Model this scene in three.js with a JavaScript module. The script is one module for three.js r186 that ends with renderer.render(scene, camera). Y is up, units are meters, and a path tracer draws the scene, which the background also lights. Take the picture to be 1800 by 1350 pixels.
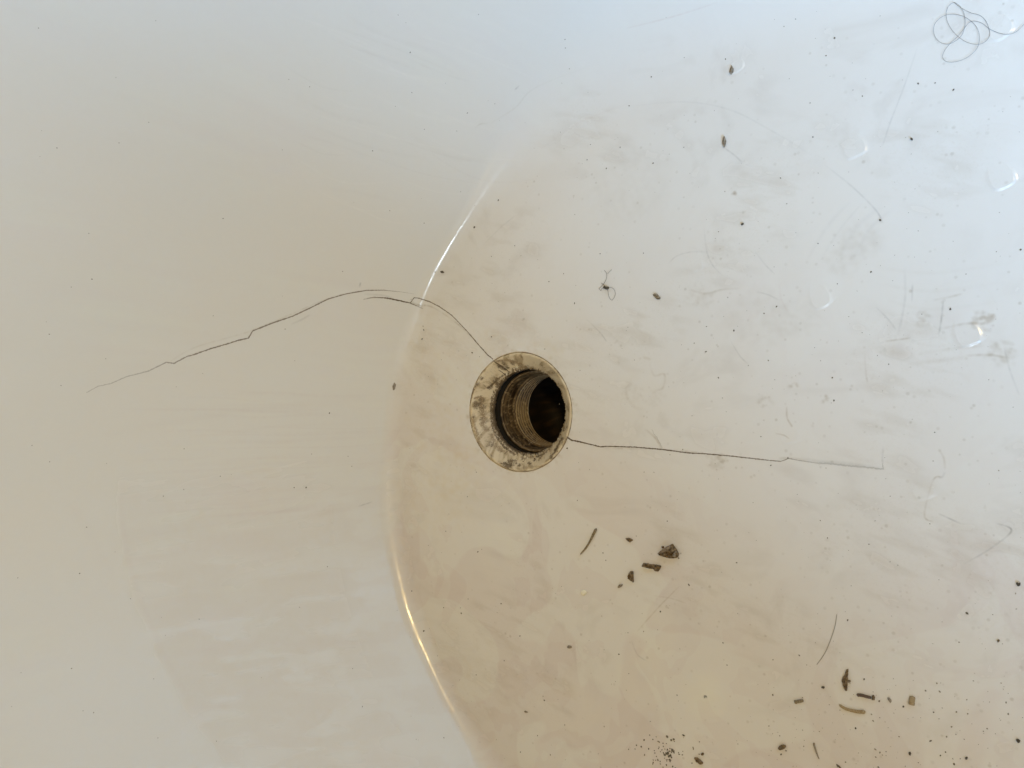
import * as THREE from 'three';
import { RectAreaLightUniformsLib } from 'three/addons/lights/RectAreaLightUniformsLib.js';
import { mergeGeometries, mergeVertices } from 'three/addons/utils/BufferGeometryUtils.js';
import { createNoise2D } from 'simplex-noise';
import { MeshBVH, acceleratedRaycast } from 'three-mesh-bvh';

// ---------------------------------------------------------------- camera, lights, exposure
const W = 1800, H = 1350, FOCAL = 1352, TILT = THREE.MathUtils.degToRad(32);
const scene = new THREE.Scene();
const camera = new THREE.PerspectiveCamera(2 * Math.atan(H / 2 / FOCAL) * 180 / Math.PI, 4 / 3, 0.02, 20);
const EYE = new THREE.Vector3(0.2532, 0.4133, -0.0176);
const FWD = new THREE.Vector3(-Math.sin(TILT), -Math.cos(TILT), 0);
camera.position.copy(EYE);
camera.up.set(0, 0, -1);
camera.lookAt(EYE.clone().add(FWD));
camera.updateMatrixWorld();

const renderer = new THREE.WebGLRenderer({ antialias: true });
renderer.toneMapping = THREE.LinearToneMapping;
renderer.toneMappingExposure = 1.38;
renderer.shadowMap.enabled = true;
RectAreaLightUniformsLib.init();

scene.background = new THREE.Color(0.22, 0.187, 0.122);          // the dim room round the tub
const WINDOW = { at: [1.20, 1.44, 1.50], to: [0.05, 0, -0.06], w: 0.70, h: 0.70, rgb: [0.29, 0.58, 1.0], power: 79.0 };
const SHADE_BOX = { x0: -0.55, x1: 0.715, z0: 0.60, depth: 0.36, h: 1.12 };   // unseen box, added to shade the near half of the tub from the window
const LAMP = { at: [0.93, 1.58, -0.37], to: [0.0, 0, 0.12], w: 0.13, h: 0.13, rgb: [1.0, 0.69, 0.28], power: 128 };
function areaLight(s) {
  const l = new THREE.RectAreaLight(new THREE.Color().setRGB(...s.rgb), s.power, s.w, s.h);
  l.position.set(...s.at); l.lookAt(...s.to); scene.add(l);
  return l;
}
const GLINT_LIGHT = { at: [0.61, 1.53, 0.92], to: [-0.04, 0, -0.10], w: 0.11, h: 0.11, rgb: [0.72, 0.87, 1.0], power: 76.0 };  // added small cool source that puts the glint on the upper fold
const windowLight = areaLight(WINDOW), lampLight = areaLight(LAMP), glintLight = areaLight(GLINT_LIGHT);

// ---------------------------------------------------------------- helpers
function rng(seed) { return () => { seed |= 0; seed = seed + 0x6D2B79F5 | 0; let t = Math.imul(seed ^ seed >>> 15, 1 | seed); t = t + Math.imul(t ^ t >>> 7, 61 | t) ^ t; return ((t ^ t >>> 14) >>> 0) / 4294967296; }; }
const rand = rng(77);
const N1 = createNoise2D(rng(1)), N2 = createNoise2D(rng(2)), N3 = createNoise2D(rng(3));
const clamp = (x, a = 0, b = 1) => Math.min(b, Math.max(a, x));
const sstep = (a, b, x) => { const t = clamp((x - a) / (b - a)); return t * t * (3 - 2 * t); };
const fbm = (n, x, y, o = 3) => { let s = 0, a = 0.5; for (let i = 0; i < o; i++) { s += a * n(x, y); x = x * 2.03 + 7.1; y = y * 2.03 - 3.7; a *= 0.5; } return s; };
const used = {};
function numbered(name) { const k = used[name] = (used[name] ?? -1) + 1; return k ? `${name}_${String(k).padStart(3, '0')}` : name; }
function tag(o, label, category, group) { o.userData.label = label; o.userData.category = category; if (group) o.userData.group = group; return o; }
function thing(name, label, category, group, at = [0, 0, 0]) {
  const g = new THREE.Group(); g.name = numbered(name); g.position.set(...at); scene.add(g); return tag(g, label, category, group);
}
function part(name, geometry, material, parent) {
  const m = new THREE.Mesh(geometry, material); m.name = name; m.castShadow = m.receiveShadow = true; parent.add(m); return m;
}
function mat(r, g, b, rough, extra = {}) { const m = new THREE.MeshStandardMaterial({ roughness: rough, metalness: 0, ...extra }); m.color.setRGB(r, g, b); return m; }

// ---------------------------------------------------------------- shape of the tub
const EX = 0.205, EZ = 0.042, EA = 0.310, EB = 0.268;             // round end of the flat floor
const FAR_X = 0.98, FAR_A = 0.20;
const outline = [];                                               // {x, z, nx, nz}, outward normals
{
  const add = (x, z, nx, nz) => { const l = Math.hypot(nx, nz); outline.push({ x, z, nx: nx / l, nz: nz / l }); };
  const n = 220;
  for (let i = 0; i <= n; i++) { const a = Math.PI / 2 + Math.PI * i / n, c = Math.cos(a), s = -Math.sin(a); add(EX + EA * c, EZ + EB * s, c / EA, s / EB); }
  for (let i = 1; i < 12; i++) add(EX + (FAR_X - EX) * i / 12, EZ + EB, 0, 1);
  for (let i = 0; i <= 40; i++) { const a = Math.PI / 2 - Math.PI * i / 40, c = Math.cos(a), s = Math.sin(a); add(FAR_X + FAR_A * c, EZ + EB * s, c / FAR_A, s / EB); }
  for (let i = 1; i < 12; i++) add(FAR_X + (EX - FAR_X) * i / 12, EZ - EB, 0, -1);
}
const T0 = 1.10, T1 = 1.32;
const bendRadius = (p) => { const az = Math.abs(Math.atan2(p.nz, -p.nx)); return 0.0145 + 0.003 * N3(p.z * 14, 3) + 0.055 * sstep(0.72, 1.25, az); };
const inset = (p) => bendRadius(p) * Math.tan(T0 / 2) * 0.85;      // the bend starts this far inside the crease line
function profileAt(p) {                                            // {o: outward, y, t: slope angle, s: arc length}
  const R = bendRadius(p), out = []; let o = -inset(p), y = 0, s = o;
  const push = (t) => out.push({ o, y, t, s });
  const go = (t, d) => { o += Math.cos(t) * d; y += Math.sin(t) * d; s += d; };
  push(0);
  for (let i = 1; i <= 14; i++) { const t = T0 * i / 14; go(t - T0 / 28, R * T0 / 14); push(t); }
  for (let i = 1; i <= 30; i++) { const t = T0 + (T1 - T0) * sstep(0, 1, i / 30); go(t, 0.0065); push(t); }
  const d = (0.40 - y) / Math.sin(T1) / 6;
  for (let i = 0; i < 6; i++) { go(T1, d); push(T1); }
  for (let i = 1; i <= 10; i++) { const t = T1 * (1 - i / 10); go(t, 0.022 * T1 / 10); push(t); }
  o += 0.06; s += 0.06; push(0);
  for (let i = 1; i <= 8; i++) { const t = -Math.PI / 2 * i / 8; go(t, 0.018 * Math.PI / 16); push(t); }
  y = -0.14; s += 0.5; push(-Math.PI / 2);
  return out;
}
const U0 = -0.44, V0 = -0.34, SPAN = 0.76;                         // the texture covers this square of unrolled tub
const toUV = (x, z) => [(x - U0) / SPAN, (z - V0) / SPAN];
function wallGeometry() {
  const pos = [], nor = [], uv = [], idx = [], m = outline.length, k = profileAt(outline[0]).length;
  for (let i = 0; i <= m; i++) {
    const p = outline[i % m];
    for (const q of profileAt(p)) {
      pos.push(p.x + p.nx * q.o, q.y, p.z + p.nz * q.o);
      nor.push(-Math.sin(q.t) * p.nx, Math.cos(q.t), -Math.sin(q.t) * p.nz);
      uv.push(...toUV(p.x + p.nx * q.s, p.z + p.nz * q.s));
    }
  }
  for (let i = 0; i < m; i++) for (let j = 0; j < k - 1; j++) { const a = i * k + j, b = a + k; idx.push(a, a + 1, b, b, a + 1, b + 1); }
  const g = new THREE.BufferGeometry();
  g.setAttribute('position', new THREE.Float32BufferAttribute(pos, 3));
  g.setAttribute('normal', new THREE.Float32BufferAttribute(nor, 3));
  g.setAttribute('uv', new THREE.Float32BufferAttribute(uv, 2));
  g.setIndex(idx);
  return g;
}
const RECESS_R = 0.038;
function floorGeometry() {
  const sh = new THREE.Shape(outline.map((p) => new THREE.Vector2(p.x - p.nx * inset(p), p.z - p.nz * inset(p))));
  const hole = new THREE.Path(); hole.absarc(0, 0, RECESS_R, 0, Math.PI * 2, true); sh.holes.push(hole);
  const g = new THREE.ShapeGeometry(sh, 120), p = g.attributes.position, n = g.attributes.normal, u = [];
  for (let i = 0; i < p.count; i++) { const x = p.getX(i), z = p.getY(i); p.setXYZ(i, x, 0, z); n.setXYZ(i, 0, 1, 0); u.push(...toUV(x, z)); }
  g.setAttribute('uv', new THREE.Float32BufferAttribute(u, 2));
  const ix = g.index.array; for (let i = 0; i < ix.length; i += 3) { const t = ix[i]; ix[i] = ix[i + 1]; ix[i + 1] = t; }
  return g;
}
const wallGeo = wallGeometry();

// the drain recess: a dished cone with a groove round its rim and a chipped inner edge
const recessProfile = [[38, 0], [37.8, -0.45], [37.55, -0.6], [37.3, -0.15], [36.8, 0.2], [36.0, -0.1], [34.9, -1.4], [33.5, -3.2], [32, -4.8], [30.6, -6.5], [29.4, -8.1], [28.4, -9.4], [27.7, -10.2], [27.2, -10.8], [26.9, -11.5], [26.8, -12.6], [27.1, -14.0]];
const RSEG = 260;
function recessGeometry() {
  const pos = [], uv = [], idx = [], k = recessProfile.length;
  for (let i = 0; i <= RSEG; i++) {
    const a = (i % RSEG) / RSEG * Math.PI * 2, c = Math.cos(a), s = Math.sin(a);
    recessProfile.forEach(([r, y], j) => {
      const w = sstep(7, 13, j), e = w * (0.38 * N1(c * 9, s * 9) + 0.3 * N2(c * 24, s * 24)) + w * 0.25 * Math.max(0, N3(c * 4, s * 4));
      const u = j > 4 ? 0.12 * N2(c * 6 + r, s * 6) : 0;
      pos.push((r + e) * c / 1000, (y + u - Math.max(0, e) * 0.8 * w) / 1000, (r + e) * s / 1000);
      uv.push(i / RSEG, j / (k - 1));
    });
  }
  for (let i = 0; i < RSEG; i++) for (let j = 0; j < k - 1; j++) { const a = i * k + j, b = a + k; idx.push(a, b, a + 1, b, b + 1, a + 1); }
  const g = new THREE.BufferGeometry();
  g.setAttribute('position', new THREE.Float32BufferAttribute(pos, 3));
  g.setAttribute('uv', new THREE.Float32BufferAttribute(uv, 2));
  g.setIndex(idx); g.computeVertexNormals();
  const n = g.attributes.normal;                                   // join the seam
  for (let j = 0; j < k; j++) { const a = j, b = RSEG * k + j; const v = new THREE.Vector3(n.getX(a) + n.getX(b), n.getY(a) + n.getY(b), n.getZ(a) + n.getZ(b)).normalize(); n.setXYZ(a, v.x, v.y, v.z); n.setXYZ(b, v.x, v.y, v.z); }
  return g;
}
const recessGeo = recessGeometry();

// where a line of sight meets the tub: floor, wall or recess
const caster = new THREE.Raycaster(); caster.firstHitOnly = true;
const wallProbe = new THREE.Mesh(wallGeo, new THREE.MeshBasicMaterial({ side: THREE.DoubleSide }));
const recessProbe = new THREE.Mesh(recessGeo, wallProbe.material);
for (const p of [wallProbe, recessProbe]) { p.geometry = p.geometry.clone(); p.geometry.boundsTree = new MeshBVH(p.geometry); p.raycast = acceleratedRaycast; }
wallProbe.updateMatrixWorld(); recessProbe.updateMatrixWorld();
const RIGHT = new THREE.Vector3(Math.cos(TILT), -Math.sin(TILT), 0), UPV = new THREE.Vector3(0, 0, -1);
function hit(u, v) {
  const d = FWD.clone().addScaledVector(RIGHT, (u - W / 2) / FOCAL).addScaledVector(UPV, (H / 2 - v) / FOCAL).normalize();
  const p = EYE.clone().addScaledVector(d, -EYE.y / d.y);
  const e = p.x < EX ? Math.hypot((p.x - EX) / EA, (p.z - EZ) / EB) : Math.abs(p.z - EZ) / EB;
  let on = e < 1;
  if (e > 0.78 && e < 1.01) { caster.set(EYE, d); on = !caster.intersectObject(wallProbe).length; }
  if (on && Math.hypot(p.x, p.z) > RECESS_R) return { p, n: new THREE.Vector3(0, 1, 0), uv: new THREE.Vector2(...toUV(p.x, p.z)), where: 'floor' };
  caster.set(EYE, d);
  const h = caster.intersectObject(on ? recessProbe : wallProbe)[0];
  if (!h) return { p, n: new THREE.Vector3(0, 1, 0), uv: new THREE.Vector2(...toUV(p.x, p.z)), where: 'floor' };
  const n = (h.normal ?? h.face.normal).clone(); if (n.dot(d) > 0) n.negate();
  return { p: h.point, n, uv: h.uv, where: on ? 'recess' : 'wall' };
}

// ---------------------------------------------------------------- surface of the tub: colour, roughness, relief
const TS = 2048;
const col = new Float32Array(TS * TS * 3), rou = new Float32Array(TS * TS), hgt = new Float32Array(TS * TS);
const BASE = [0.70, 0.685, 0.64];
for (let j = 0; j < TS; j++) for (let i = 0; i < TS; i++) {
  const x = U0 + (i + 0.5) / TS * SPAN, z = V0 + (j + 0.5) / TS * SPAN, k = j * TS + i;
  const e = x < EX ? Math.hypot((x - EX) / EA, (z - EZ) / EB) : Math.abs(z - EZ) / EB;
  const floor = 1 - sstep(0.985, 1.03, e);
  const wx = 0.02 * N1(x * 9, z * 9), wz = 0.02 * N2(x * 9, z * 9);
  const tint = fbm(N1, x * 7, z * 7, 2), fine = fbm(N3, x * 160, z * 160, 2);
  let r = 1 + 0.012 * tint + 0.006 * fine, g = 1 + 0.006 * fine, b = 1 - 0.014 * tint + 0.006 * fine, ro = 0.14, h = 0;
  // film of dried soap on the floor, in patches with an edge of their own
  const pn = fbm(N2, (x + wx) * 9, (z + wz) * 9, 3), pn2 = fbm(N3, (x + wz) * 26 + 5, (z + wx) * 22, 3);
  const fw = 0.12 + 1.5 * sstep(-0.1, 0.12, z - 0.35 * x + 0.08 * N3(x * 6, z * 6));
  const patch = sstep(-0.03, 0.045, pn), patch2 = sstep(0.14, 0.18, pn2);
  r *= 1 + floor * ((0.024 * patch - 0.016 * patch2 - 0.004) * fw); g *= 1 + floor * ((0.041 * patch - 0.027 * patch2 - 0.019) * fw - 0.006); b *= 1 + floor * ((0.040 * patch - 0.026 * patch2 - 0.010) * fw - 0.006);
  ro += floor * (0.05 * patch + 0.05 * patch2);
  // mottled grey brown scuffing
  const region = sstep(0.0, 0.35, fbm(N1, x * 8 + 30, z * 8, 2));
  const sc = Math.max(0, fbm(N2, (x * 0.96 + z * 0.28) * 22 + 9, (z * 0.96 - x * 0.28) * 70, 3)) * region * floor;
  const cl = Math.max(0, fbm(N3, x * 30 + 4 + 60 * wx, z * 40, 4)) * floor * sstep(-0.25, 0.25, fbm(N2, x * 9 + 2, z * 9 + 6, 2)), gr = sstep(0.2, 0.5, fbm(N1, x * 420, z * 420, 2)) * region * floor;
  r *= (1 - 0.16 * sc) * (1 - 0.11 * cl - 0.03 * gr); g *= (1 - 0.19 * sc) * (1 - 0.125 * cl - 0.035 * gr); b *= (1 - 0.23 * sc) * (1 - 0.14 * cl - 0.05 * gr); ro += 0.25 * sc + 0.15 * cl;
  // wiped streaks on the wall, running away from the floor
  const ax = x - EX, az = (z - EZ), ang = Math.atan2(az * 1.15, -ax);
  const st = fbm(N3, ang * 24 + wx * 6, e * 1.7 + 3, 3), st2 = fbm(N1, ang * 9, e * 3, 2);
  const wallm = 1 - floor, stm = wallm * sstep(-0.2, 0.3, fbm(N2, x * 6 + 8, z * 6, 2));
  r *= 1 + stm * 0.012 * st; g *= 1 + stm * (0.020 * st + 0.008 * st2); b *= 1 + stm * (0.014 * st - 0.012 * st2); ro += stm * 0.03 * st + wallm * 0.10 * sstep(1.06, 1.25, e);
  h += 0.000035 * fbm(N1, x * 34, z * 34, 3) + 0.0000035 * fine + 0.000009 * fbm(N2, x * 105, z * 105, 2) * (1 + 2.6 * Math.exp(-Math.pow((e - 1) / 0.045, 2)));
  col[k * 3] = BASE[0] * r; col[k * 3 + 1] = BASE[1] * g; col[k * 3 + 2] = BASE[2] * b; rou[k] = ro; hgt[k] = h;
}
// a soft brush on those maps: multiplies the colour by rgb where it is fully on
function dab(u, v, rad, rgb, a, soft = 0.6, dRough = 0, dH = 0) {
  const cx = u * TS, cy = v * TS, R = rad / SPAN * TS + 0.7;
  for (let j = Math.max(0, Math.floor(cy - R)); j <= Math.min(TS - 1, cy + R); j++) for (let i = Math.max(0, Math.floor(cx - R)); i <= Math.min(TS - 1, cx + R); i++) {
    const d = Math.hypot(i + 0.5 - cx, j + 0.5 - cy) / R; if (d >= 1) continue;
    const w = a * (1 - sstep(1 - soft, 1, d)), k = j * TS + i;
    for (let c = 0; c < 3; c++) col[k * 3 + c] *= 1 - w * (1 - rgb[c]);
    rou[k] += dRough * w; hgt[k] += dH * w;
  }
}
function stroke(px, widthMm, rgb, a, soft = 0.7, jitter = 0) {
  const pts = px.map(([u, v]) => hit(u, v).uv);
  const c = pts.length > 2 ? new THREE.SplineCurve(pts) : new THREE.LineCurve(...pts), len = c.getLength() * SPAN, rad = widthMm / 2000;
  const n = Math.max(2, Math.ceil(len / Math.max(rad * 0.9, 0.0003)));
  for (let i = 0; i <= n; i++) {
    const t = i / n, p = c.getPoint(t), fade = 0.8 * Math.min(1, 3.5 * Math.min(t, 1 - t) + 0.1) * (1 - jitter * clamp(0.5 + 0.8 * N1(t * len * 300, rad * 9e3 + a * 31)));
    dab(p.x, p.y, rad, rgb, a * fade, soft);
  }
}
function blot(u, v, radPx, rgb, a, grain = 0.5, seed = 0) {        // a stain with an uneven outline made of many dabs
  const r2 = rng(seed + 11 + Math.round(u * 7 + v));
  const n = Math.round(40 + radPx * radPx * 0.35);
  for (let i = 0; i < n; i++) {
    const t = r2() * 6.283, d = Math.sqrt(r2()) * radPx * (0.8 + 0.5 * r2()), pu = u + Math.cos(t) * d, pv = v + Math.sin(t) * d * 0.8;
    if (N1(pu * 0.05, pv * 0.09) < -0.25) continue;
    const h = hit(pu, pv);
    if (h.where !== 'recess') dab(h.uv.x, h.uv.y, 0.0003 + 0.0016 * grain * r2() * r2() + radPx * 0.00002, rgb, a * 0.8 * (0.2 + 0.8 * r2()), 0.9);
  }
}
const BROWN = [0.62, 0.55, 0.45], GREY = [0.62, 0.62, 0.62], PINK = [0.9, 0.83, 0.82], CREAM = [1.05, 1.05, 1.0], YEL = [0.93, 0.86, 0.68];
// yellow staining round the drain and beside the fold
for (const [u, v, r, a] of [[790, 690, 50, 0.10], [770, 760, 60, 0.10], [760, 640, 45, 0.08], [800, 830, 55, 0.11], [770, 890, 60, 0.09], [860, 600, 30, 0.12], [960, 620, 28, 0.10], [830, 640, 26, 0.10], [820, 800, 24, 0.10], [900, 860, 30, 0.07]]) blot(u, v, r, YEL, a * 0.55, 2.2);
for (let i = 0; i < 160; i++) {                                   // soil that has settled round the rim of the recess
  const t = rand() * 6.283, rr = RECESS_R + 0.0004 + 0.003 * Math.pow(rand(), 2), uv = toUV(rr * Math.cos(t), rr * Math.sin(t));
  dab(uv[0], uv[1], 0.0007 + 0.0012 * rand(), [0.7, 0.62, 0.48], 0.05 + 0.22 * rand() * (0.5 + 0.5 * N1(Math.cos(t) * 3, Math.sin(t) * 3)), 0.9);
}
// scratches and scuffs, where the photograph has them
const S = (pts, w, a, rgb = GREY, soft = 0.7, j = 0.5) => stroke(pts, w, rgb, a, soft, j);
S([[1100, 50], [1180, 30], [1262, 4]], 0.8, 0.35, PINK); S([[1612, 85], [1590, 150], [1565, 215], [1552, 255]], 0.6, 0.22);
S([[1105, 187], [1200, 179], [1283, 193], [1360, 232], [1427, 273]], 0.9, 0.12); S([[1450, 290], [1500, 330], [1540, 370], [1551, 392]], 0.7, 0.25);
S([[1238, 400], [1242, 440], [1252, 465], [1270, 485]], 0.7, 0.22); S([[1175, 463], [1190, 450], [1215, 443], [1243, 443]], 0.8, 0.2);
S([[1213, 509], [1240, 516], [1270, 509], [1300, 507]], 1.6, 0.3, BROWN, 0.9); S([[1030, 560], [1055, 585], [1066, 600]], 0.7, 0.25);
S([[1285, 600], [1300, 625], [1315, 640]], 0.6, 0.22); S([[1330, 513], [1350, 518], [1370, 528]], 0.7, 0.2); S([[1370, 500], [1373, 525], [1385, 548]], 1.2, 0.25, PINK);
S([[1328, 443], [1345, 465], [1362, 482]], 0.6, 0.2); S([[1590, 470], [1591, 520], [1585, 560], [1578, 590]], 1.3, 0.2); S([[1604, 498], [1603, 530]], 0.9, 0.3); S([[1658, 530], [1655, 560], [1650, 590]], 0.8, 0.4);
S([[1640, 528], [1670, 522], [1690, 517]], 1.2, 0.25, BROWN); S([[1650, 580], [1690, 570], [1720, 568]], 1.4, 0.25, BROWN);
S([[1700, 625], [1740, 624], [1775, 630]], 1.6, 0.42, BROWN, 0.9); S([[1600, 640], [1650, 634], [1700, 628]], 3, 0.22, BROWN, 0.95); S([[1615, 622], [1680, 612], [1730, 608]], 2.2, 0.22, BROWN, 0.95);
S([[1765, 610], [1775, 650], [1792, 695]], 0.8, 0.2); S([[1520, 620], [1522, 655], [1525, 672]], 0.9, 0.2, BROWN); S([[1556, 600], [1580, 597], [1600, 594]], 0.9, 0.35, BROWN);
S([[1540, 540], [1560, 560], [1575, 580]], 0.7, 0.25); S([[1383, 715], [1384, 735], [1393, 750]], 0.9, 0.35, BROWN); S([[1363, 762], [1378, 765], [1387, 771]], 0.6, 0.4, BROWN);
S([[1650, 903], [1670, 912], [1690, 921]], 0.7, 0.45); S([[1752, 920], [1778, 933], [1740, 965], [1695, 991]], 0.7, 0.42, GREY); S([[1640, 917], [1625, 905], [1640, 845], [1655, 838]], 0.8, 0.25, BROWN);
S([[1650, 840], [1657, 838], [1661, 830]], 1, 0.3); S([[1650, 790], [1659, 805], [1661, 825]], 1, 0.25, BROWN); S([[1553, 785], [1551, 805], [1552, 815]], 0.9, 0.3);
S([[1120, 1110], [1160, 1065], [1195, 1030]], 0.6, 0.28, BROWN); S([[1150, 1047], [1180, 1052], [1205, 1060]], 0.6, 0.2, BROWN);
S([[1040, 115], [940, 155], [905, 190], [860, 218]], 1.0, 0.07, BROWN); S([[905, 158], [913, 150]], 1, 0.4, GREY); S([[835, 225], [845, 218], [858, 217]], 1.1, 0.15, BROWN);
S([[950, 262], [1020, 215], [1110, 180]], 1.2, 0.12, PINK); S([[850, 430], [880, 400], [905, 380]], 1.1, 0.15); S([[630, 890], [655, 882]], 0.9, 0.35); S([[1110, 1125], [1120, 1150], [1137, 1162]], 0.8, 0.25);
S([[1270, 258], [1290, 272], [1306, 287]], 0.8, 0.35); S([[1135, 755], [1152, 770], [1163, 788]], 1.6, 0.45, BROWN); S([[1040, 800], [1090, 850]], 4, 0.08, PINK);
S([[634, 496], [632, 505]], 1, 0.5); S([[512, 570], [530, 562], [545, 553]], 2, 0.35, GREY, 0.95);
// scuffed square and brown smears right of the drain
S([[1110, 665], [1100, 690], [1115, 715], [1135, 720]], 3, 0.16, BROWN, 0.95); S([[1142, 640], [1150, 660], [1168, 658], [1165, 682], [1150, 686]], 1.8, 0.28, BROWN, 0.9); S([[1130, 628], [1145, 632]], 2, 0.25, BROWN);
for (const [u, v, r, a] of [[1110, 690, 22, 0.08], [1150, 700, 20, 0.07], [1725, 565, 22, 0.16], [1735, 560, 12, 0.2], [1620, 560, 16, 0.14], [1760, 620, 26, 0.12], [1230, 520, 26, 0.08], [1260, 810, 18, 0.16], [1345, 705, 14, 0.12], [1400, 560, 40, 0.05], [1270, 806, 10, 0.2], [1290, 340, 5, 0.3], [1395, 678, 8, 0.2], [1450, 700, 9, 0.18], [1510, 425, 40, 0.06], [1480, 460, 30, 0.06], [1100, 330, 70, 0.03], [1330, 560, 60, 0.04]]) blot(u, v, r, BROWN, r >= 30 ? a * 0.5 : a * 0.85, r >= 30 ? 1.8 : 0.8);
// long rubbed marks, upper right
for (let i = 0; i < 9; i++) { const o = i * 13, q = 6 * N1(i * 3.1, 2); S([[1480 + o + q, 350 + 0.2 * o], [1440 + o, 400], [1405 + o * 1.05, 455 + q]], 1.4 + (i % 3), 0.10, i % 2 ? GREY : CREAM, 0.9); }
for (let i = 0; i < 5; i++) S([[1540 + i * 12, 470 + 30 * i], [1640, 480 + 32 * i], [1770, 462 + 33 * i]], 2.5, 0.07, BROWN, 0.95);
// grey smear along the far end of the right hand crack
stroke([[1410, 806], [1440, 812], [1480, 815], [1520, 820], [1552, 824]], 3.2, GREY, 0.42, 0.95, 0.4);
stroke([[1370, 806], [1390, 805], [1420, 810]], 1.6, BROWN, 0.3, 0.95, 0.3);
stroke([[640, 517], [670, 519], [690, 524]], 2.2, GREY, 0.35, 0.9, 0.3); stroke([[720, 531], [745, 542]], 3, GREY, 0.35, 0.95, 0.3);
// brown soil that has soaked out of the cracks
for (const [pts, f] of [[[[300, 635], [345, 610], [440, 582], [512, 552], [578, 525], [640, 511], [700, 512]], 0.14], [[[640, 524], [680, 524], [730, 535], [760, 540], [800, 566], [828, 592], [862, 628]], 0.22], [[[1000, 770], [1060, 786], [1160, 790], [1240, 797], [1340, 808]], 0.2]]) {
  stroke(pts, 2.4, BROWN, f * 0.7, 0.98, 0.8); stroke(pts, 1.1, BROWN, f * 1.3, 0.9, 0.9);
}
// water marks: pale rings and the curved edge of a reflection, painted on the end wall
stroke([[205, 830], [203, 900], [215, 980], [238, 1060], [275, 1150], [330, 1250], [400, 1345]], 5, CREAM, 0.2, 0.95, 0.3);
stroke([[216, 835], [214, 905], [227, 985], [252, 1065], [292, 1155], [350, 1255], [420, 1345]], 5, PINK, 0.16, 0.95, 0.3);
for (const [a, b, c, d, w, t] of [[180, 765, 640, 700, 9, 0], [200, 780, 620, 760, 6, 1], [240, 830, 640, 800, 10, 1], [260, 880, 690, 860, 5, 0], [210, 930, 600, 890, 7, 1], [220, 950, 520, 915, 4, 0], [380, 1020, 560, 985, 8, 1], [240, 1050, 640, 1010, 8, 0], [270, 1110, 620, 1090, 6, 1], [330, 770, 650, 745, 4, 0], [440, 900, 660, 850, 3, 1], [300, 1150, 700, 1130, 9, 0], [120, 880, 200, 1020, 9, 0], [90, 980, 130, 1100, 9, 1]])
  stroke([[a, b], [(a + c) / 2, (b + d) / 2 - 8], [c, d]], w, t ? [1.03, 1.03, 1.01] : [0.95, 0.92, 0.915], 0.3, 0.98, 0.5);
for (const [a, b, c, d, w, t] of [[800, 15, 960, 95, 5, 1], [760, 40, 900, 85, 4, 1], [640, 110, 800, 170, 6, 1], [520, 235, 660, 280, 3, 0], [530, 250, 680, 300, 3, 1], [560, 330, 700, 355, 5, 0], [880, 20, 1000, 70, 5, 1], [700, 60, 860, 130, 4, 1]])
  stroke([[a, b], [(a + c) / 2, (b + d) / 2 - 4], [c, d]], w, t ? [1.05, 1.05, 1.05] : [0.93, 0.91, 0.9], 0.25, 0.95, 0.5);
for (const [u, v, r] of [[878, 972, 62], [1130, 1195, 60], [1000, 1250, 70], [1240, 1225, 40], [1150, 1110, 55]]) for (let i = 0; i < 26; i++) { const t = i / 26 * 6.283, h = hit(u + Math.cos(t) * r * (0.5 + 0.3 * N1(i, u)), v + Math.sin(t) * r * 0.6); dab(h.uv.x, h.uv.y, 0.009, [1.03, 1.035, 1.005], 0.12, 0.5); }
// fine dirt ground into the floor
for (let i = 0; i < 900; i++) {
  const h = hit(700 + 1100 * rand(), 1350 * rand()); if (h.where !== 'floor') continue;
  dab(h.uv.x, h.uv.y, 0.0003 + 0.0006 * rand(), [0.55, 0.5, 0.42], 0.1 + 0.35 * rand() * rand(), 0.6);
}
{  // streaked tint behind that curved edge, painted to look like a wall reflection
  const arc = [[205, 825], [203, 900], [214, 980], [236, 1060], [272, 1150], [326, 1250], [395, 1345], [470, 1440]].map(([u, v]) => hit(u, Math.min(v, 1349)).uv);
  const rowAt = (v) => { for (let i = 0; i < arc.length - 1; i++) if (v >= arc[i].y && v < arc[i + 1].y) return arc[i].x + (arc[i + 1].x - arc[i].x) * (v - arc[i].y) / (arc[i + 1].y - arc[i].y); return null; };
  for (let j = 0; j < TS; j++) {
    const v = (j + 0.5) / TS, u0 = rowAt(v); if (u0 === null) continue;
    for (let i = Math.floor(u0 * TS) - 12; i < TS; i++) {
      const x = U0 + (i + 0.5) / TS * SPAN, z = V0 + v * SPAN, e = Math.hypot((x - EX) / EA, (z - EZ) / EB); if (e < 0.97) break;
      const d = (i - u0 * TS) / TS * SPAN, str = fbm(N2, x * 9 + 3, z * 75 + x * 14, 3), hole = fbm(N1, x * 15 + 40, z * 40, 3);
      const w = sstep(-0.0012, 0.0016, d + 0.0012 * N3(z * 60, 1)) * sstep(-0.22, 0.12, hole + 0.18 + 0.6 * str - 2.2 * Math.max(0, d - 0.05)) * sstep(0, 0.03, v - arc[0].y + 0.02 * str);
      const k = j * TS + i; col[k * 3] *= 1 - 0.016 * w; col[k * 3 + 1] *= 1 - 0.026 * w; col[k * 3 + 2] *= 1 - 0.028 * w; rou[k] += 0.10 * w;
    }
  }
}
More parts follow.
